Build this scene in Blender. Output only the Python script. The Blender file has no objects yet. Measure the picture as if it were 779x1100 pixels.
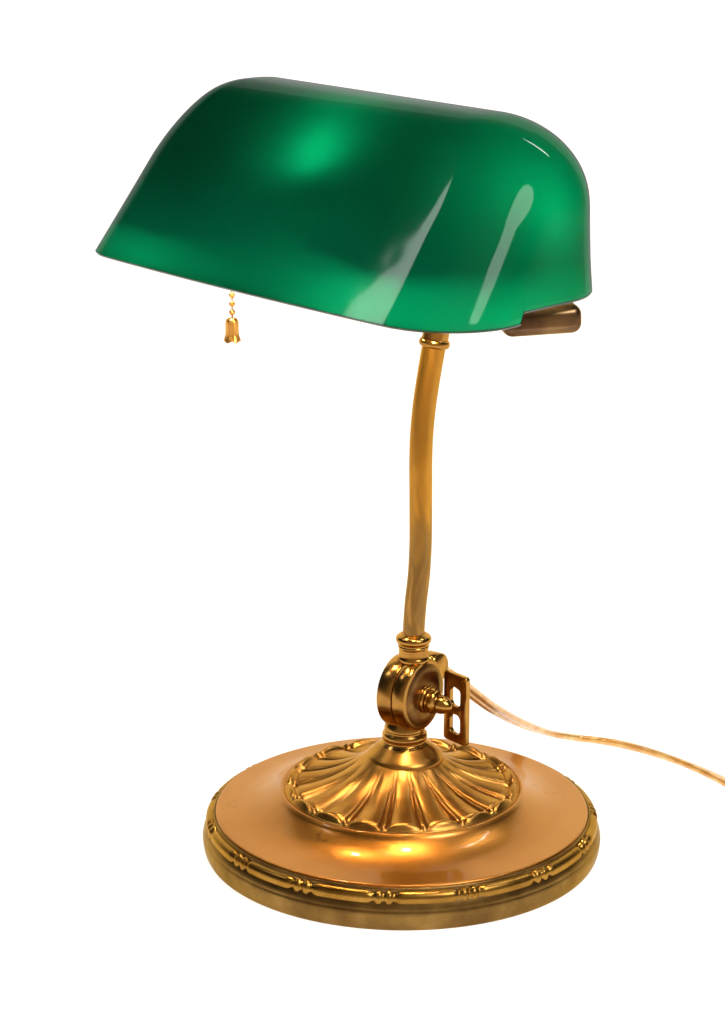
import bpy, bmesh, math, random
from mathutils import Vector, Matrix
random.seed(4)
BULB = 80.
S = bpy.context.scene
COL = S.collection
R = math.radians
PI = math.pi

# ------------------------------------------------------------------ materials
def mat(name):
    m = bpy.data.materials.new(name); m.use_nodes = True
    nt = m.node_tree; nt.nodes.clear()
    out = nt.nodes.new('ShaderNodeOutputMaterial')
    return m, nt, out
def N(nt, t, **kw):
    n = nt.nodes.new(t)
    for k, v in kw.items():
        if k in n.inputs: n.inputs[k].default_value = v
        else: setattr(n, k, v)
    return n
def ramp(nt, fac, stops):
    r = nt.nodes.new('ShaderNodeValToRGB')
    el = r.color_ramp.elements
    while len(el) < len(stops): el.new(0.5)
    for e, (p, c) in zip(el, stops): e.position = p; e.color = (*c, 1)
    nt.links.new(fac, r.inputs[0]); return r
def brass(name, stops, rough=(.16, .34), scale=60, stretch=(1, 1, 1), bump=.15, coat=0., crough=.1, ndetail=6):
    m, nt, out = mat(name)
    L = nt.links.new
    tc = N(nt, 'ShaderNodeTexCoord'); mp = N(nt, 'ShaderNodeMapping'); mp.inputs['Scale'].default_value = stretch
    L(tc.outputs['Object'], mp.inputs[0])
    n1 = N(nt, 'ShaderNodeTexNoise', Scale=scale, Detail=ndetail, Roughness=.6); L(mp.outputs[0], n1.inputs['Vector'])
    cr = ramp(nt, n1.outputs['Fac'], stops)
    n2 = N(nt, 'ShaderNodeTexNoise', Scale=scale * 3, Detail=3., Roughness=.5); L(mp.outputs[0], n2.inputs['Vector'])
    mr = N(nt, 'ShaderNodeMapRange'); mr.inputs[1].default_value = .3; mr.inputs[2].default_value = .7
    mr.inputs[3].default_value = rough[0]; mr.inputs[4].default_value = rough[1]
    L(n2.outputs['Fac'], mr.inputs[0])
    b = N(nt, 'ShaderNodeBsdfPrincipled', Metallic=1.); b.inputs['Specular Tint'].default_value = (1, .8, .5, 1)
    L(cr.outputs[0], b.inputs['Base Color']); L(mr.outputs[0], b.inputs['Roughness'])
    b.inputs['Coat Weight'].default_value = coat; b.inputs['Coat Roughness'].default_value = crough
    bp = N(nt, 'ShaderNodeBump', Strength=bump, Distance=.0004); L(n2.outputs['Fac'], bp.inputs['Height']); L(bp.outputs[0], b.inputs['Normal'])
    L(b.outputs[0], out.inputs[0]); return m

M = {}
M['brass'] = brass('aged_brass', [(.3, (.24, .12, .03)), (.5, (.40, .205, .045)), (.7, (.54, .29, .07))], rough=(.18, .26), scale=30, bump=.04)
M['flute'] = brass('gilt_brass', [(.3, (.26, .115, .026)), (.5, (.40, .185, .038)), (.7, (.52, .26, .058))], rough=(.28, .35), scale=34, bump=.03, ndetail=3)
M['joint'] = brass('joint_brass', [(.3, (.24, .115, .03)), (.5, (.40, .20, .045)), (.7, (.54, .29, .07))], rough=(.18, .255), scale=38, bump=.04)
M['face'] = brass('dark_reflection_brass', [(.3, (.12, .055, .02)), (.5, (.21, .105, .034)), (.72, (.32, .17, .045))], rough=(.28, .38), scale=70, bump=.06)  # dark reflection on the joint face painted into its colour; bulb shields share it
M['rim'] = brass('olive_brass', [(.3, (.11, .058, .018)), (.5, (.20, .112, .032)), (.7, (.30, .18, .052))], rough=(.28, .38), scale=40, bump=.05)
M['bead'] = brass('bead_brass', [(.3, (.20, .095, .018)), (.5, (.33, .17, .032)), (.7, (.44, .24, .05))], rough=(.275, .32), scale=45, bump=.03)
M['groove'] = brass('dark_groove', [(.3, (.06, .028, .012)), (.7, (.16, .075, .025))], rough=(.3, .4), scale=60, bump=.03)
M['pole'] = brass('pole_brass', [(.32, (.36, .175, .035)), (.5, (.54, .255, .036)), (.7, (.62, .30, .05))], rough=(.28, .36), scale=20, stretch=(1, 1, .35), bump=.04)
def stain(m):
    nt = m.node_tree; b = next(n for n in nt.nodes if n.type == 'BSDF_PRINCIPLED')
    src = b.inputs['Base Color'].links[0].from_socket
    tc = next(n for n in nt.nodes if n.type == 'TEX_COORD')
    mp = N(nt, 'ShaderNodeMapping'); mp.inputs['Scale'].default_value = (90, 90, 22); nt.links.new(tc.outputs['Object'], mp.inputs[0])
    n1 = N(nt, 'ShaderNodeTexNoise', Scale=1., Detail=4., Distortion=.6); nt.links.new(mp.outputs[0], n1.inputs['Vector'])
    sp = N(nt, 'ShaderNodeSeparateXYZ'); nt.links.new(tc.outputs['Object'], sp.inputs[0])
    mr = N(nt, 'ShaderNodeMapRange'); mr.inputs[1].default_value = .235; mr.inputs[2].default_value = .150; mr.inputs[3].default_value = -.26; mr.inputs[4].default_value = .06
    nt.links.new(sp.outputs[2], mr.inputs[0])
    ad = N(nt, 'ShaderNodeMath', operation='ADD'); nt.links.new(n1.outputs['Fac'], ad.inputs[0]); nt.links.new(mr.outputs[0], ad.inputs[1])
    m2 = N(nt, 'ShaderNodeMapRange'); m2.inputs[1].default_value = .40; m2.inputs[2].default_value = .60; nt.links.new(ad.outputs[0], m2.inputs[0])
    col = ramp(nt, n1.outputs['Fac'], [(.36, (.33, .24, .12)), (.48, (.15, .095, .04)), (.60, (.36, .19, .045))])
    mx = N(nt, 'ShaderNodeMix'); mx.data_type = 'RGBA'; nt.links.new(m2.outputs[0], mx.inputs[0]); nt.links.new(src, mx.inputs[6]); nt.links.new(col.outputs[0], mx.inputs[7])
    nt.links.new(mx.outputs[2], b.inputs['Base Color'])
stain(M['pole'])
M['copper'] = brass('copper_lacquer', [(.32, (.36, .135, .019)), (.5, (.42, .166, .026)), (.68, (.46, .192, .036))], rough=(.30, .36), scale=14, bump=.02, coat=.3, crough=.06)
def spots(m, thr=.70, dark=(.12, .05, .02)):
    # small tarnish specks and faint cloudy stains on the lacquer
    nt = m.node_tree; b = next(n for n in nt.nodes if n.type == 'BSDF_PRINCIPLED')
    src = b.inputs['Base Color'].links[0].from_socket; tc = next(n for n in nt.nodes if n.type == 'TEX_COORD')
    n1 = N(nt, 'ShaderNodeTexNoise', Scale=210., Detail=1.); nt.links.new(tc.outputs['Object'], n1.inputs['Vector'])
    n2 = N(nt, 'ShaderNodeTexNoise', Scale=28., Detail=2.); nt.links.new(tc.outputs['Object'], n2.inputs['Vector'])
    mu = N(nt, 'ShaderNodeMath', operation='MULTIPLY'); nt.links.new(n1.outputs['Fac'], mu.inputs[0]); nt.links.new(n2.outputs['Fac'], mu.inputs[1])
    mr = N(nt, 'ShaderNodeMapRange'); mr.inputs[1].default_value = .43; mr.inputs[2].default_value = .48; mr.inputs[4].default_value = .45; nt.links.new(mu.outputs[0], mr.inputs[0])
    mx = N(nt, 'ShaderNodeMix'); mx.data_type = 'RGBA'; nt.links.new(mr.outputs[0], mx.inputs[0]); nt.links.new(src, mx.inputs[6]); mx.inputs[7].default_value = (*dark, 1)
    nt.links.new(mx.outputs[2], b.inputs['Base Color'])
spots(M['copper'])
M['bracket'] = brass('brown_bracket', [(.3, (.08, .045, .026)), (.5, (.13, .075, .04)), (.72, (.24, .145, .065))], rough=(.28, .36), scale=45, bump=.05)
M['gilt'] = brass('chain_gilt', [(.3, (.70, .34, .08)), (.7, (.80, .44, .13))], rough=(.3, .38), scale=80)

def glass_outer():
    m, nt, out = mat('green_cased_glass'); L = nt.links.new
    tr = N(nt, 'ShaderNodeBsdfTransparent', Color=(.0005, .47, .225, 1))
    gl = N(nt, 'ShaderNodeBsdfGlossy', Color=(.30, .31, .31, 1), Roughness=.05)
    tc = N(nt, 'ShaderNodeTexCoord')
    no = N(nt, 'ShaderNodeTexNoise', Scale=22., Detail=2.); L(tc.outputs['Object'], no.inputs['Vector'])
    bp = N(nt, 'ShaderNodeBump', Strength=.12, Distance=.002); L(no.outputs['Fac'], bp.inputs['Height'])
    L(bp.outputs[0], gl.inputs['Normal'])
    fr = N(nt, 'ShaderNodeFresnel', IOR=1.45)
    mx = N(nt, 'ShaderNodeMixShader')
    L(fr.outputs[0], mx.inputs[0]); L(tr.outputs[0], mx.inputs[1]); L(gl.outputs[0], mx.inputs[2])
    L(mx.outputs[0], out.inputs[0]); return m
def glass_inner():
    m, nt, out = mat('white_opal_lining'); L = nt.links.new
    t = N(nt, 'ShaderNodeBsdfTranslucent', Color=(.32, .32, .33, 1)); d = N(nt, 'ShaderNodeBsdfDiffuse', Color=(.42, .42, .42, 1))
    mx = N(nt, 'ShaderNodeMixShader', Fac=.5); L(t.outputs[0], mx.inputs[1]); L(d.outputs[0], mx.inputs[2])
    L(mx.outputs[0], out.inputs[0]); return m
def simple(name, col, rough=.5, metal=0., **kw):
    m, nt, out = mat(name)
    b = N(nt, 'ShaderNodeBsdfPrincipled', Metallic=metal, Roughness=rough); b.inputs['Base Color'].default_value = (*col, 1)
    for k, v in kw.items(): b.inputs[k].default_value = v
    nt.links.new(b.outputs[0], out.inputs[0]); return m
M['green'] = glass_outer(); M['opal'] = glass_inner()
M['greenrim'] = simple('green_glass_rim', (.003, .05, .022), .12)
M['white_table'] = None

# ------------------------------------------------------------------ mesh helpers
def finish(name, bm, mats, parent=None, smooth=True, auto=None):
    me = bpy.data.meshes.new(name)
    bmesh.ops.recalc_face_normals(bm, faces=bm.faces)
    bm.to_mesh(me); bm.free()
    for m in (mats if isinstance(mats, (list, tuple)) else [mats]): me.materials.append(m)
    if smooth:
        for p in me.polygons: p.use_smooth = True
    if auto is not None:
        me.set_sharp_from_angle(angle=R(auto))
    o = bpy.data.objects.new(name, me); COL.objects.link(o)
    if parent: o.parent = parent
    return o
def basis(origin, zdir, xdir=None):
    z = Vector(zdir).normalized()
    x = Vector(xdir) if xdir is not None else (Vector((1, 0, 0)) if abs(z.x) < .8 else Vector((0, 1, 0)))
    x = (x - z * x.dot(z)).normalized(); y = z.cross(x)
    m = Matrix((x, y, z)).transposed().to_4x4(); m.translation = Vector(origin); return m
def lathe(bm, prof, seg=64, mtx=None, fn=None, close=False):
    """prof: list of (r,z); fn(i,phi,r,z)->(r,z)"""
    mtx = mtx or Matrix()
    rings = []
    for i, (r, z) in enumerate(prof):
        if r < 1e-6 and fn is None:
            rings.append([bm.verts.new(mtx @ Vector((0, 0, z)))]); continue
        ring = []
        for k in range(seg):
            ph = 2 * PI * k / seg
            rr, zz = fn(i, ph, r, z) if fn else (r, z)
            ring.append(bm.verts.new(mtx @ Vector((rr * math.cos(ph), rr * math.sin(ph), zz))))
        rings.append(ring)
    pairs = list(zip(rings, rings[1:]))
    if close: pairs.append((rings[-1], rings[0]))
    for a, b in pairs:
        if len(a) == 1 and len(b) == 1: continue
        for k in range(seg):
            k2 = (k + 1) % seg
            if len(a) == 1: bm.faces.new((a[0], b[k2], b[k]))
            elif len(b) == 1: bm.faces.new((a[k], a[k2], b[0]))
            else: bm.faces.new((a[k], a[k2], b[k2], b[k]))
def spline(pts, n=12, closed=False):
    """Catmull-Rom through tuples of any size"""
    out = []
    P = [tuple(p) for p in pts]
    P = [tuple(2 * a - b for a, b in zip(P[0], P[1]))] + P + [tuple(2 * a - b for a, b in zip(P[-1], P[-2]))]
    for i in range(1, len(P) - 2):
        for k in range(n):
            t = k / n
            out.append(tuple(.5 * ((2 * b) + (-a + c) * t + (2 * a - 5 * b + 4 * c - d) * t * t + (-a + 3 * b - 3 * c + d) * t ** 3)
                             for a, b, c, d in zip(P[i - 1], P[i], P[i + 1], P[i + 2])))
    out.append(P[-2]); return out
def tube(bm, pts, rad, seg=20, cap=True):
    pts = [Vector(p) for p in pts]
    rf = rad if callable(rad) else (lambda i: rad)
    prev = None; rings = []
    for i, p in enumerate(pts):
        t = (pts[min(i + 1, len(pts) - 1)] - pts[max(i - 1, 0)]).normalized()
        if prev is None: x = (Vector((1, 0, 0)) if abs(t.x) < .8 else Vector((0, 1, 0)))
        else: x = prev
        x = (x - t * x.dot(t)).normalized(); prev = x; y = t.cross(x)
        rings.append([bm.verts.new(p + rf(i) * (x * math.cos(2 * PI * k / seg) + y * math.sin(2 * PI * k / seg))) for k in range(seg)])
    for a, b in zip(rings, rings[1:]):
        for k in range(seg): bm.faces.new((a[k], a[(k + 1) % seg], b[(k + 1) % seg], b[k]))
    if cap: bm.faces.new(rings[0][::-1]); bm.faces.new(rings[-1])
def rbox(bm, mtx, sx, sy, sz, bev=.002, seg=4):
    b2 = bmesh.new(); bmesh.ops.create_cube(b2, size=1.)
    for v in b2.verts: v.co = Vector((v.co.x * sx, v.co.y * sy, v.co.z * sz))
    bmesh.ops.bevel(b2, geom=b2.edges[:], offset=bev, segments=seg, profile=.5, affect='EDGES')
    b2.transform(mtx); tmp = bpy.data.meshes.new('t'); b2.to_mesh(tmp); b2.free(); bm.from_mesh(tmp); bpy.data.meshes.remove(tmp)

# ------------------------------------------------------------------ camera
CP = Vector((-.0196096, -1.0935748, .4940586)); PITCH = .2844232; FPX = 2524.158
cd = bpy.data.cameras.new('camera'); cam = bpy.data.objects.new('camera', cd); COL.objects.link(cam)
cam.location = CP; cam.rotation_euler = (PI / 2 - PITCH, 0, 0)
cd.sensor_fit = 'VERTICAL'; cd.sensor_height = 24; cd.lens = 24 * FPX / 1100; cd.clip_end = 50; cd.clip_start = .05
S.camera = cam

# ------------------------------------------------------------------ lamp root
lamp = bpy.data.objects.new('desk_lamp', None); COL.objects.link(lamp)
lamp['label'] = 'antique brass desk lamp with green cased glass shade, fluted round base and bead pull chain'
lamp['category'] = 'desk lamp'

# ---- base plate
bm = bmesh.new()
prof = spline([(.0560, .0300), (.0600, .0318), (.0614, .0312), (.0628, .0297), (.0652, .0278), (.0690, .0254), (.0740, .0232), (.0800, .0217), (.0850, .0211), (.0895, .0208), (.0925, .0206), (.0934, .0200), (.0938, .0185)], 6)
lathe(bm, prof, 192)
base = finish('base', bm, M['copper'], lamp)
base['label'] = 'round satin copper coloured base plate'
# ---- rim body
bm = bmesh.new()
prof = [(.0936, .0150), (.0937, .0192), (.0941, .0197), (.0946, .0196), (.0949, .0188), (.0952, .0170), (.0966, .0155), (.0975, .0144), (.0983, .0130), (.0989, .0117), (.0992, .0108), (.0994, .0100), (.0997, .0092), (.0999, .0083), (.1000, .0070), (.0998, .0045), (.0993, .0020), (.0987, .0006), (.0975, .0), (.090, .0), (.086, .003)]
prof = spline(prof, 4)
lathe(bm, prof, 192)
rim = finish('base_rim', bm, M['rim'], base)
# ---- bead moulding with triple bindings, part of the rim
bm = bmesh.new()
RB, ZB = .0953, .0150
seg = 15 * 72; sec = 16; rings = []
def bead_r(ph):
    d = ((ph - R(-90 - 5.8)) / R(24)) % 1.0
    d = min(d, 1 - d) * 24.0      # degrees from the binding centre
    v = .0024 + .0011 * math.exp(-((d - 1.45) / .95) ** 4)
    if d > 3.3:
        e = min(1, (d - 3.3) / 1.9); v = max(v, .0024 + .0009 * math.sin(PI / 2 * e) ** .7)
    return v
for k in range(seg):
    ph = 2 * PI * k / seg; rr = bead_r(ph); ring = []
    for j in range(sec):
        a = 2 * PI * j / sec
        x = RB + rr * math.cos(a) * .95; z = ZB + rr * math.sin(a) * 1.12
        ring.append(bm.verts.new((x * math.cos(ph), x * math.sin(ph), z)))
    rings.append(ring)
for k in range(seg):
    a, b = rings[k], rings[(k + 1) % seg]
    for j in range(sec): bm.faces.new((a[j], a[(j + 1) % sec], b[(j + 1) % sec], b[j]))
finish('bead_moulding', bm, M['bead'], base)

# ---- fluted dome
NF = 18
NX = .0014
def flute(i, ph, r, z):
    d = (ph / (2 * PI / NF)) % 1.0
    th = min(d, 1 - d) * 2          # 0 at ridge, 1 at lobe centre
    env = max(0, min(1, (r - .0195) / .012)) * max(0, min(1, (.0575 - r) / .002))
    A = .0008 + .0016 * max(0, min(1, (r - .02) / .03))
    if th < .17: h = .75 * (.5 + .5 * math.cos(PI * th / .17))
    else: h = math.sin(PI / 2 * (th - .17) / .83) ** .6
    h -= .45 * math.exp(-((th - .20) / .075) ** 2)
    z2 = z + (h - .6) * A * env
    r2 = r
    # scalloped, curled outer edge
    z2 -= .0009 * math.exp(-((r - .0532) / .0009) ** 2) * (.4 + .6 * h)
    if r > .0535:
        w = math.sin(PI * min(1, max(0, (r - .0540) / .0042)))
        hb = (.35 + .65 * min(1, abs(math.sin(PI / 2 * th)) ** .5)) if th > .16 else (.95 * math.cos(PI / 2 * th / .2))
        z2 += w * .0023 * hb
        r2 += w * .0006 * (hb - .5)
    return r2, z2
pr = []
n = 64
for k in range(n + 1):
    r = .0168 + (.0585 - .0168) * k / n
    u = max(0, (.0585 - r) / .0405)
    pr.append((r, .0318 + .0165 * (.10 * (1 - (1 - u) ** 4) + .90 * u ** 2.4)))
pr += [(.0590, .0314), (.0594, .0306)]
bm = bmesh.new(); lathe(bm, pr, NF * 32, Matrix.Translation((0, 0, 0)), fn=flute)
dome = finish('fluted_dome', bm, M['flute'], base)

# ---- neck
bm = bmesh.new()
pr = spline([(.0192, .0450), (.0194, .0474), (.0186, .0492), (.0165, .0512), (.0135, .0538), (.0116, .0556), (.0110, .0562), (.0109, .0570), (.0112, .0578), (.0113, .0592), (.0108, .0606), (.0101, .0612), (.0100, .0620), (.0102, .0628), (.0098, .0645), (.0088, .0665), (.0080, .0690)], 5)
lathe(bm, pr, 72, Matrix.Translation((NX, 0, 0)))
for f in bm.faces:
    if f.calc_center_median().z < .0545: f.material_index = 1
finish('neck', bm, [M['joint'], M['flute']], lamp)

# ---- pivot joint : three discs on a slanting axis
AJ = R(35)
aj = Vector((math.cos(AJ), -math.sin(AJ), 0)); 
JC = Vector((.0042, 0, .0815))
jm = basis(JC, aj, (0, 0, 1))
T = .0165; RJ = .0183
def disc(bm, z0, z1, r, bev=.0006, dish=0):
    pr = [(0, z0), (r * .8, z0), (r - bev, z0), (r - bev * .3, z0 + bev * .3), (r, z0 + bev), (r, z1 - bev), (r - bev * .3, z1 - bev * .3), (r - bev, z1)]
    if dish: pr += [(r * .90, z1), (r * .86, z1 - .0006), (r * .80, z1 - .001), (0, z1 - .001)]
    else: pr += [(r * .8, z1), (0, z1)]
    lathe(bm, pr, 72, jm)
bm = bmesh.new()
disc(bm, -T / 2, .0005, RJ, .0008)
disc(bm, .0006, T / 2, RJ * 1.01, .0016)
n0 = len(bm.faces)
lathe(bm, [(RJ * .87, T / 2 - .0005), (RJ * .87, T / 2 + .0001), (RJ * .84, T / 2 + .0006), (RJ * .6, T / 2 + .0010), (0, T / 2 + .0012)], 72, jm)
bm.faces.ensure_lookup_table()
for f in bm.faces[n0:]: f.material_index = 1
# shoulder that grows out of the joint to the ferrule
sh = spline([(.0060, .0930), (.0072, .0968), (.0080, .0984), (.0080, .0998), (.0074, .1012), (.0073, .1040)], 6)
lathe(bm, sh, 48, Matrix.Translation((.0056, 0, 0)))
lathe(bm, spline([(.0080, .0655), (.0086, .0662), (.0092, .0670), (.0080, .0700)], 4), 48, Matrix.Translation((NX + .0004, 0, 0)))
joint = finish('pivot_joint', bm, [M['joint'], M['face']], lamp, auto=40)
# thumb screw
bm = bmesh.new()
ks = basis(JC + aj * (T / 2 + .0005) + Vector((.0, 0, -.0018)), aj + Vector((0, 0, -.10)), (0, 0, 1))
pr = [(0, 0), (.0066, 0), (.0069, .0006), (.0069, .0018), (.0064, .0024), (.0050, .0028), (.0048, .0036), (.0056, .0042), (.0061, .0054), (.0058, .0068), (.0048, .0074), (.0043, .0080), (.0046, .0086), (.0048, .0096), (.0044, .0112), (.0035, .0130), (.0022, .0146), (.0010, .0154), (0, .0156)]
lathe(bm, spline(pr, 3)[:-1] + [(0, .0156)], 40, ks)
finish('thumb_screw', bm, M['brass'], joint)
# cord boss behind the joint
bm = bmesh.new()
lathe(bm, [(0, -.004), (.0068, -.004), (.0074, -.0034), (.0074, .0034), (.0068, .004), (0, .004)], 40, basis((.0160, .0120, .0905), (.75, -.6, 0)))
finish('cord_boss', bm, M['joint'], joint)

# ---- slotted plate beside the joint
def slotted(bm, W, H, TH, slots, mtx, rc=.0018):
    # outline loop and slot loops filled, then extruded
    def rr(x0, x1, y0, y1, r, n=5):
        o = []
        for cx, cy, a in ((x1 - r, y1 - r, 0), (x0 + r, y1 - r, 1), (x0 + r, y0 + r, 2), (x1 - r, y0 + r, 3)):
            for k in range(n + 1):
                t = PI / 2 * (a + k / n); o.append((cx + r * math.cos(t), cy + r * math.sin(t)))
        return o
    b2 = bmesh.new(); es = []
    for lp in [rr(0, W, 0, H, rc)] + [rr(*s) for s in slots]:
        vs = [b2.verts.new((x, y, 0)) for x, y in lp]
        es += [b2.edges.new((vs[i], vs[(i + 1) % len(vs)])) for i in range(len(vs))]
    bmesh.ops.triangle_fill(b2, edges=es, use_beauty=True)
    fs = b2.faces[:]
    ex = bmesh.ops.extrude_face_region(b2, geom=fs)
    for v in [g for g in ex['geom'] if isinstance(g, bmesh.types.BMVert)]: v.co.z += TH
    bmesh.ops.recalc_face_normals(b2, faces=b2.faces)
    sharp = [e for e in b2.edges if len(e.link_faces) == 2 and e.calc_face_angle(0) > 1.2]
    bmesh.ops.bevel(b2, geom=sharp, offset=.0004, segments=2, profile=.5, affect='EDGES')
    b2.transform(mtx); tmp = bpy.data.meshes.new('t'); b2.to_mesh(tmp); b2.free(); bm.from_mesh(tmp); bpy.data.meshes.remove(tmp)
bm = bmesh.new()
p0 = Vector((.0229, .0085, .0543)); dx = (Vector((.0336, -.0042, 0)) - Vector((.0229, .0085, 0)))
Wp = dx.length; mt = Matrix((dx.normalized(), Vector((0, 0, 1)), dx.normalized().cross(Vector((0, 0, 1))))).transposed().to_4x4(); mt.translation = p0
slotted(bm, Wp, .0362, .0026, [(Wp * .27, Wp * .72, .0045, .0148, .0028), (Wp * .27, Wp * .72, .0190, .0292, .0028)], mt)
finish('slotted_bracket', bm, M['brass'], lamp, auto=35)

# ---- pole
def unproj_y(px, py, yv):
    cp_, sp_ = math.cos(PITCH), math.sin(PITCH)
    dd = Vector((0, cp_, -sp_)) * FPX + Vector((1, 0, 0)) * (px - 389.5) + Vector((0, sp_, cp_)) * (550 - py)
    return CP + dd * ((yv - CP.y) / dd.y)
pp = [tuple(unproj_y(x, y, yy)) for x, y, yy in ((444.6, 700, 0), (444.4, 680, 0), (446.5, 649, 0), (450.0, 618, 0), (451.8, 587, 0), (452.1, 556, 0), (452.1, 525, 0), (452.1, 494, 0), (453.3, 463.6, .001), (456.4, 432.7, .002), (461, 402, .003), (466, 373, .004), (469.2, 355, .005), (472, 330, .006))]
pts = spline(pp, 8)
bm = bmesh.new(); tube(bm, pts, lambda i: .00535 + .0005 * i / 110, 40)
pole = finish('pole', bm, M['pole'], lamp)
bm = bmesh.new()
lathe(bm, spline([(.0056, .1125), (.0066, .1120), (.0082, .1110), (.0088, .1097), (.0086, .1083), (.0077, .1074), (.0075, .1066), (.0078, .1060), (.0076, .1052), (.0073, .1040), (.0073, .1015)], 4), 48, Matrix.Translation((.0056, 0, 0)))
finish('lower_collar', bm, M['brass'], pole)
d = (Vector(pp[11]) - Vector(pp[10])).normalized()
bm = bmesh.new()
lathe(bm, spline([(.0055, -.0024), (.0062, -.0022), (.0072, -.0014), (.0075, 0), (.0072, .0013), (.0065, .002), (.0064, .004), (.0064, .030)], 4), 48, basis(Vector(pp[11]) + d * .0022, d))
finish('upper_collar', bm, M['brass'], pole)

# ------------------------------------------------------------------ shade
SP = dict(al=45.1823, W=.11347, H=.08148, L0=.12322, kf=.76577, Rf=.0195, kb=.00004, Rb=.03471, kl=.11765, Rl=.04629, rfl=.01999, rfr=.03846, rb=.03495, tilt=.52653, roll=-1.7443)
O = Vector((-.07088, -.05578, .2935))
al = R(SP['al']); zz = Vector((0, 0, 1))
a_ = Vector((math.cos(al), -math.sin(al), 0)); n_ = Vector((math.sin(al), math.cos(al), 0))
r_ = R(SP['roll']); A2 = a_ * math.cos(r_) + zz * math.sin(r_); z1 = zz * math.cos(r_) - a_ * math.sin(r_)
t_ = R(SP['tilt']); N2 = n_ * math.cos(t_) + z1 * math.sin(t_); Z2 = z1 * math.cos(t_) - n_ * math.sin(t_)
def SH(v, u, z): return O + A2 * v + N2 * u + Z2 * z     # shade frame to world
def fil(z, k, Rr, H):
    q = math.sqrt(1 + k * k); zt = (H - Rr) + Rr * k / q
    if z <= zt: return k * z
    return k * (H - Rr) + Rr * q - math.sqrt(max(0, Rr * Rr - (z - (H - Rr)) ** 2))
def shade_loop(z, ins=0., nc=14, ns=40, ne=26):
    W, H, L0 = SP['W'], SP['H'], SP['L0']
    u0 = fil(z, SP['kf'], SP['Rf'], H) + ins; u1 = W - fil(z, SP['kb'], SP['Rb'], H) - ins; L = L0 - fil(z, SP['kl'], SP['Rl'], H) - ins
    w = u1 - u0; m = min(w * .5, L)
    x = .95 * w / (SP['rb'] + SP['rfr']); ks = (1 + x ** -5) ** (-1 / 5) * 1.0
    rb = min(SP['rb'] * ks, L); rl = SP['rfl'] * ks; rr = SP['rfr'] * ks
    C4 = [(L - rb, u1 - rb, rb, 0), (-L + rb, u1 - rb, rb, 1), (-L + rl, u0 + rl, rl, 2), (L - rr, u0 + rr, rr, 3)]
    arcs = []
    for cv, cu, r, a0 in C4:
        arcs.append([(cv + r * math.cos(PI / 2 * (a0 + j / nc)), cu + r * math.sin(PI / 2 * (a0 + j / nc))) for j in range(nc + 1)])
    out = []
    for i in range(4):
        out += arcs[i]
        a, b = arcs[i][-1], arcs[(i + 1) % 4][0]
        n = ns if i in (0, 2) else ne
        out += [(a[0] + (b[0] - a[0]) * k / n, a[1] + (b[1] - a[1]) * k / n) for k in range(1, n)]
    BOW = .00405
    return [(v, u + BOW * ((v / L0) ** 2 - .55) * max(0, (u1 - u) / w)) for v, u in out]
def notch(v, u):
    # both ends are cut away towards the back for the metal cups
    if abs(v) > SP['L0'] * .80 and u > .045:
        e = min(1, (u - .045) / .002); e = e * e * (3 - 2 * e); return .0052 * e
    return 0.
bm = bmesh.new()
TH = .0005
H = SP['H']
def shell(ins, top):
    rows = []
    NTz = 44
    for i in range(NTz + 1):
        z = (H - top) * math.sin(PI / 2 * i / NTz)
        lp = shade_loop(min(z * H / (H - top), H), ins)
        row = []
        for v, u in lp:
            zz_ = z
            nn = notch(v, u)
            zz_ = z + nn * max(0, 1 - z / .02)
            row.append(bm.verts.new(SH(v, u, zz_)))
        rows.append(row)
    n = len(rows[0])
    fs = []
    for a, b in zip(rows, rows[1:]):
        for k in range(n):
            try: fs.append(bm.faces.new((a[k], a[(k + 1) % n], b[(k + 1) % n], b[k])))
            except ValueError: pass
    # close the crown: shrink the last loop to a line
    last = rows[-1]
    mid = [((v.co - O).dot(A2)) for v in last]
    us = [((v.co - O).dot(N2)) for v in last]; uc = (min(us) + max(us)) / 2
    hw = (max(us) - min(us)) / 2
    prev = last
    for f in (.5, .02):
        nr = [bm.verts.new(SH(mid[k] - math.copysign(min(abs(mid[k]), hw * (1 - f)), mid[k]) * (1 if abs(mid[k]) > max(mid) - hw else 0), uc + (us[k] - uc) * f, H - top + (0.00012 if f == .5 else .00016))) for k in range(n)]
        for k in range(n): fs.append(bm.faces.new((prev[k], prev[(k + 1) % n], nr[(k + 1) % n], nr[k])))
        prev = nr
    fs.append(bm.faces.new(prev))
    return rows[0], fs
r0, f0 = shell(0., 0.)
r1, f1 = shell(TH, TH)
for f in f1: f.material_index = 1
rimf = []
nn_ = len(r0)
# rounded bottom lip, as thick as the glass body, turned up inside
def ring_in(ins, dz):
    return [bm.verts.new(SH(v, u, dz + notch(v, u))) for v, u in shade_loop(0, ins)]
lips = [r0, ring_in(.0004, -.0009), ring_in(.0016, -.0014), ring_in(.0028, -.0009), ring_in(.0032, .0002)]
nn_ = len(r0)
for A_, B_ in zip(lips, lips[1:]):
    for k in range(nn_):
        k2 = (k + 1) % nn_
        f = bm.faces.new((A_[k], A_[k2], B_[k2], B_[k])); f.material_index = 2
bmesh.ops.remove_doubles(bm, verts=bm.verts, dist=2e-6)
shade = finish('lamp_shade', bm, [M['green'], M['opal'], M['greenrim']], lamp, auto=60)
shade['label'] = 'glossy green cased glass shade, white inside'

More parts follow.
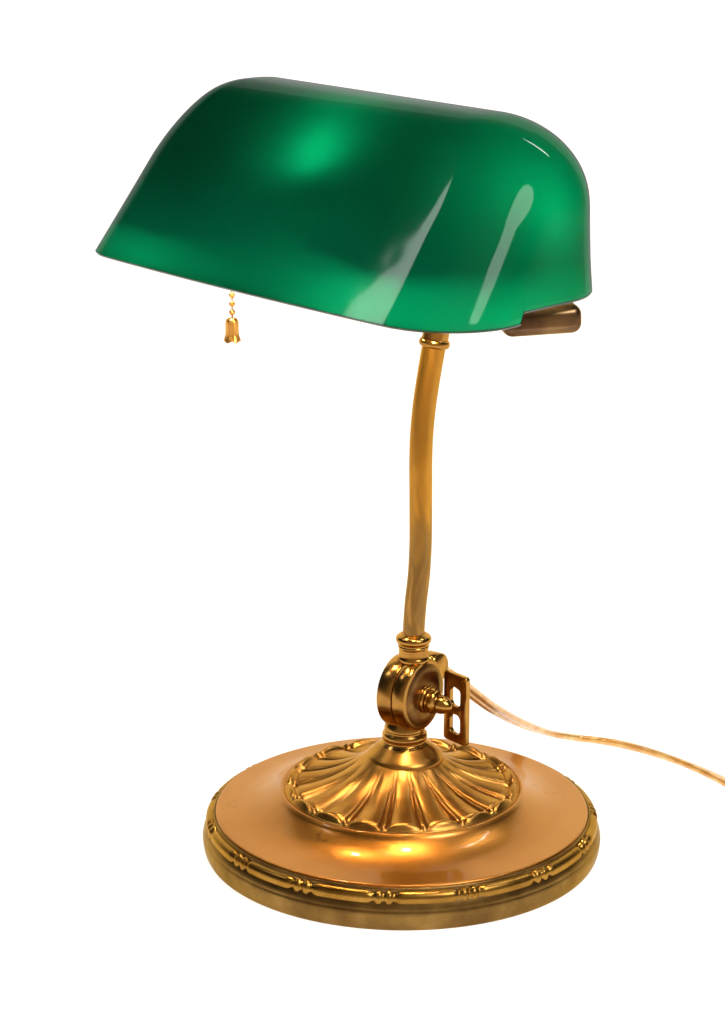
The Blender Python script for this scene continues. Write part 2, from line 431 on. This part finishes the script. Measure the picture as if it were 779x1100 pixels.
# ---- shade holder: cups under both back corners joined by a bar
W, L0 = SP['W'], SP['L0']
def frame(v, u, z): 
    m = Matrix((A2, N2, Z2)).transposed().to_4x4(); m.translation = SH(v, u, z); return m
bm = bmesh.new()
def cup(c, ang):
    m = Matrix.Rotation(ang, 4, 'Z') @ Matrix.Rotation(R(-2), 4, 'Y'); m.translation = c
    rbox(bm, m, .0355, .020, .0128, .0045, 6)
c1 = unproj_y(579, 341.5, -.074)
cup(c1, R(9))
loc = c1 - O; c2 = SH(-loc.dot(A2), loc.dot(N2), loc.dot(Z2))
cup(c2, R(9) + 2 * (-al) - 2 * R(9) )
rbox(bm, frame(0, W - .020, -.001), 2 * L0 - .05, .012, .003, .001, 2)
holder = finish('shade_holder', bm, M['bracket'], lamp)
# saddle from pole top to the bar
bm = bmesh.new()
tp = Vector(pp[-1])
tube(bm, spline([tp, SH(.0, W * .62, .012), SH(.0, W * .60, .030)], 6), .0055, 24)
finish('shade_arm', bm, M['brass'], lamp)
# socket, bulb and an unseen sleeve added to shadow a band of the glass
BC = SH(-.002, .060, .046)
bax = (Z2 * 1. - A2 * .22 - N2 * .05).normalized()
bm = bmesh.new()
sl = basis(BC, bax)
lathe(bm, [(.0135, -.0065), (.0135, .0008), (.0130, .0008), (.0130, -.0065)], 48, sl, close=True)
sleeve = finish('added_shadow_sleeve', bm, M['face'], lamp, auto=40)
bm = bmesh.new()
tube(bm, [BC + A2 * .0135, SH(.005, .066, .034), SH(.012, W * .60, .030)], .004, 20)
finish('lamp_or_fill_socket', bm, M['brass'], lamp)
def bulb_or_fill(c, r, Lr):  # makes the lamp's own bulb and the added fill bulbs
    m_, nt, out = mat('lit_lamp_or_fill_bulb'); em = N(nt, 'ShaderNodeEmission', Strength=Lr); em.inputs['Color'].default_value = (1, .78, .50, 1); nt.links.new(em.outputs[0], out.inputs[0])
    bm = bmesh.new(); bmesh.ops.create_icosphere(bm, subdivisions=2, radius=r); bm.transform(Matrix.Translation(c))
    finish('lamp_or_fill_bulb', bm, m_, lamp)
bulb_or_fill(BC, .008, 54.)
bulb_or_fill(SH(.098, .072, .040), .0055, 75.)  # unseen bulb added to brighten the right end of the shade
for hv, k, Lr in ((.066, 1., 560.), (-.074, .72, 600.)):  # unseen hooded bulbs added to brighten the shade's lower edge
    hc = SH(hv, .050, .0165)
    bulb_or_fill(hc, .0095 * k, Lr)
    hm = basis(hc, Z2)
    bm = bmesh.new(); lathe(bm, [(0, .016), (.008, .0155), (.0135, .012), (.0150, .006), (.0150, -.0045), (.0144, -.0045), (.0144, .006), (.013, .0114), (.008, .0149), (0, .0154)], 40, hm)
    finish('added_fill_hood', bm, M['face'], lamp)
    bm = bmesh.new(); tube(bm, spline([hc + Z2 * .0155, hc + Z2 * .018 + N2 * .010, SH(hv * .6, .078, .030), SH(.004 * (1 if hv > 0 else -1), W * .62, .030)], 6), .0030, 16)
    finish('lamp_or_fill_socket', bm, M['brass'], lamp)  # stem made up to carry the added bulb

# ---- pull chain
def unproj_y(px, py, yv):
    cp_, sp_ = math.cos(PITCH), math.sin(PITCH)
    dd = Vector((0, cp_, -sp_)) * FPX + Vector((1, 0, 0)) * (px - 389.5) + Vector((0, sp_, cp_)) * (550 - py)
    return CP + dd * ((yv - CP.y) / dd.y)
YC = .040
bt = unproj_y(249.6, 341.5, YC); bb = unproj_y(249.6, 365.5, YC); hb = bt.z - bb.z
bm = bmesh.new()
tube(bm, [(bt.x, YC, bt.z - .001), (bt.x, YC, bt.z + .055)], .00035, 8)
chain = finish('pull_chain', bm, M['gilt'], lamp)
stepz = (unproj_y(249.6, 317, YC).z - unproj_y(249.6, 335.5, YC).z) / 2
bead0 = None
for k in range(15):
    c = Vector((bt.x, YC, unproj_y(249.6, 335.5, YC).z + k * stepz))
    if bead0 is None:
        bm = bmesh.new(); bmesh.ops.create_uvsphere(bm, u_segments=24, v_segments=16, radius=.00155)
        o = bead0 = finish('bead', bm, M['gilt'], chain)
    else:
        o = bead0.copy(); COL.objects.link(o); o.parent = chain
    o.location = c
bm = bmesh.new()
sc = hb / .0105
pr = spline([(.0012, .0105), (.0022, .0103), (.0029, .0092), (.0031, .0075), (.0031, .0045), (.0033, .0022), (.0040, .0006), (.0043, .0)], 5)
def bellfn(i, ph, r, z):
    t = z / .0105
    k = .5 + .5 * math.cos(6 * ph)
    return r * (1 - .10 * (1 - k) * (1 if t < .85 else .2)), z - .0007 * (k if t < .1 else 0)
b_ = Matrix.Translation(bb) @ Matrix.Diagonal((sc, sc, sc, 1))
lathe(bm, pr, 72, b_, fn=bellfn)
lathe(bm, [(0, .0106), (.0012, .0105)], 24, b_)
lathe(bm, [(r * .86, z * .96) for r, z in pr], 72, b_, fn=bellfn)
finish('bell_pull', bm, M['gilt'], chain)

# ---- power cord (twin flex in clear amber plastic)
mc, nt, out = mat('amber_twin_flex')
b = N(nt, 'ShaderNodeBsdfPrincipled', Roughness=.25, Metallic=.35); tc = N(nt, 'ShaderNodeTexCoord')
no = N(nt, 'ShaderNodeTexNoise', Scale=140., Detail=3.); nt.links.new(tc.outputs['Object'], no.inputs['Vector'])
cr = ramp(nt, no.outputs['Fac'], [(.3, (.62, .29, .055)), (.55, (.78, .44, .12)), (.75, (.88, .60, .26))]); nt.links.new(cr.outputs[0], b.inputs['Base Color'])
b.inputs['Coat Weight'].default_value = .8; b.inputs['Coat Roughness'].default_value = .08
nt.links.new(b.outputs[0], out.inputs[0])
def floor_pt(px, py, zv):
    cp_, sp_ = math.cos(PITCH), math.sin(PITCH)
    dd = Vector((0, cp_, -sp_)) * FPX + Vector((1, 0, 0)) * (px - 389.5) + Vector((0, sp_, cp_)) * (550 - py)
    return CP + dd * ((zv - CP.z) / dd.z)
cpts = [unproj_y(470, 716, .014), unproj_y(484, 726, .026), unproj_y(503, 741, .040), unproj_y(530, 761, .062), unproj_y(560, 777, .092), unproj_y(590, 787.5, .122), floor_pt(620, 792.5, .0034)]
cpts += [floor_pt(x, y, .0034) for x, y in ((640, 795), (665, 799), (700, 808), (740, 822), (779, 840), (830, 868), (900, 900), (1000, 915))]
cs = spline(cpts, 8)
bm = bmesh.new()
for s in (-1, 1):
    path = []
    for i, p in enumerate(cs):
        p = Vector(p); t = (Vector(cs[min(i + 1, len(cs) - 1)]) - Vector(cs[max(i - 1, 0)])).normalized()
        side = t.cross(Vector((0, 0, 1))).normalized(); up = side.cross(t)
        tw = R(50) * math.sin(i * .055 + 1.)
        path.append(p + (side * math.cos(tw) + up * abs(math.sin(tw)) * (1 if p.z > .01 else .6)) * s * .00150)
    tube(bm, path, .00185, 16)
finish('power_cord', bm, mc, lamp)

# ------------------------------------------------------------------ white backlit table sweeping up into the backdrop
m, nt, out = mat('white_acrylic'); L = nt.links.new
t = N(nt, 'ShaderNodeBsdfTranslucent', Color=(.9, .9, .9, 1)); dd = N(nt, 'ShaderNodeBsdfDiffuse', Color=(.85, .85, .85, 1))
mx = N(nt, 'ShaderNodeMixShader', Fac=.5); L(dd.outputs[0], mx.inputs[1]); L(t.outputs[0], mx.inputs[2]); L(mx.outputs[0], out.inputs[0])
def sheet(name, pts, w):
    bm = bmesh.new(); rows = []
    for y, z in pts: rows.append([bm.verts.new((x, y, z)) for x in (-w, w)])
    for a, b in zip(rows, rows[1:]): bm.faces.new((a[0], a[1], b[1], b[0]))
    o = finish(name, bm, m); o['kind'] = 'structure'; return o
TF = -.34
sheet('tabletop', [(TF, -.0002), (1.2, -.0002)], 2.2)
pts = [(1.2, -.0002)] + [(1.2 + .5 * math.sin(PI / 2 * k / 12), -.0002 + .5 * (1 - math.cos(PI / 2 * k / 12))) for k in range(1, 13)] + [(1.7, 2.2)]
sheet('backdrop', pts, 2.2)

def area(name, loc, target, sx, sy, energy, col=(1, 1, 1), spread=180):
    l = bpy.data.lights.new(name, 'AREA'); l.shape = 'RECTANGLE'; l.size = sx; l.size_y = sy; l.energy = energy; l.color = col; l.spread = R(spread)
    o = bpy.data.objects.new(name, l); COL.objects.link(o); o.location = loc
    o.rotation_euler = (Vector(target) - Vector(loc)).to_track_quat('-Z', 'Y').to_euler(); return o
# unseen lamps added under the table and behind the backdrop to whiten both: L = P / (pi * A)
def rad(Lr, sx, sy): return Lr * PI * sx * sy
area('added_table_backlight', (0, .60, -.25), (0, .60, 1), 4.4, 3.0, rad(1.5, 4.4, 3.0))
area('added_backdrop_backlight', (0, 2.05, 1.0), (0, 0, 1.0), 4.4, 3.0, rad(1.65, 4.4, 3.0))
# softboxes
def strip(name, p, q, wid, Lr, target, col=(1, 1, 1)):
    p = Vector(p); q = Vector(q); c = (p + q) / 2; x = (q - p); ln = x.length; x.normalize()
    z = (c - Vector(target)).normalized(); z = (z - x * z.dot(x)).normalized(); y = z.cross(x)
    l = bpy.data.lights.new(name, 'AREA'); l.shape = 'ELLIPSE'; l.size = ln; l.size_y = wid; l.energy = rad(Lr, ln, wid) * PI / 4; l.color = col
    o = bpy.data.objects.new(name, l); COL.objects.link(o)
    m = Matrix((x, y, z)).transposed().to_4x4(); m.translation = c; o.matrix_world = m; return o
tgt = Vector((.04, -.10, .32))
strip('right_strip_light', tgt + 1.5 * Vector((.34, -.71, .61)), tgt + 1.5 * Vector((.66, -.36, .66)), .62, 13., tgt)
tgt = Vector((.0, -.10, .31))
strip('left_strip_light', tgt + 1.4 * Vector((-.67, .112, .74)), tgt + 1.4 * Vector((-.79, .108, .58)), .10, 14., tgt)
tgt = Vector((.057, -.076, .36))
strip('tube_light', tgt + 1.4 * Vector((.39, .27, .88)), tgt + 1.4 * Vector((.70, .31, .64)), .014, 150., tgt)

# ------------------------------------------------------------------ studio surroundings
w = bpy.data.worlds.new('World'); S.world = w; w.use_nodes = True
nt = w.node_tree; bg = nt.nodes['Background']
tc = N(nt, 'ShaderNodeTexCoord'); sx = N(nt, 'ShaderNodeSeparateXYZ'); nt.links.new(tc.outputs['Generated'], sx.inputs[0])
def smooth(sock, a, b):
    mr = N(nt, 'ShaderNodeMapRange'); mr.interpolation_type = 'SMOOTHSTEP'
    mr.inputs[1].default_value = a; mr.inputs[2].default_value = b; mr.inputs[3].default_value = 0; mr.inputs[4].default_value = 1
    nt.links.new(sock, mr.inputs[0]); return mr.outputs[0]
upper = N(nt, 'ShaderNodeMix'); upper.data_type = 'RGBA'
nt.links.new(smooth(sx.outputs[1], -.35, -.75), upper.inputs[0]); upper.inputs[6].default_value = (.03, .03, .03, 1); upper.inputs[7].default_value = (.34, .27, .19, 1)
front = N(nt, 'ShaderNodeMix'); front.data_type = 'RGBA'
nt.links.new(smooth(sx.outputs[2], -.30, .20), front.inputs[0]); front.inputs[6].default_value = (.80, .64, .46, 1); nt.links.new(upper.outputs[2], front.inputs[7])
mxw = N(nt, 'ShaderNodeMix'); mxw.data_type = 'RGBA'
nt.links.new(smooth(sx.outputs[1], .35, .85), mxw.inputs[0]); nt.links.new(front.outputs[2], mxw.inputs[6]); mxw.inputs[7].default_value = (.8, .8, .8, 1)
nt.links.new(mxw.outputs[2], bg.inputs[0]); bg.inputs[1].default_value = 1

# ------------------------------------------------------------------ render settings
S.render.engine = 'CYCLES'
S.view_settings.view_transform = 'Standard'; S.view_settings.look = 'None'; S.view_settings.gamma = 1; S.view_settings.exposure = 0
S.cycles.max_bounces = 10; S.cycles.transparent_max_bounces = 12; S.cycles.transmission_bounces = 8
S.cycles.sample_clamp_indirect = 5
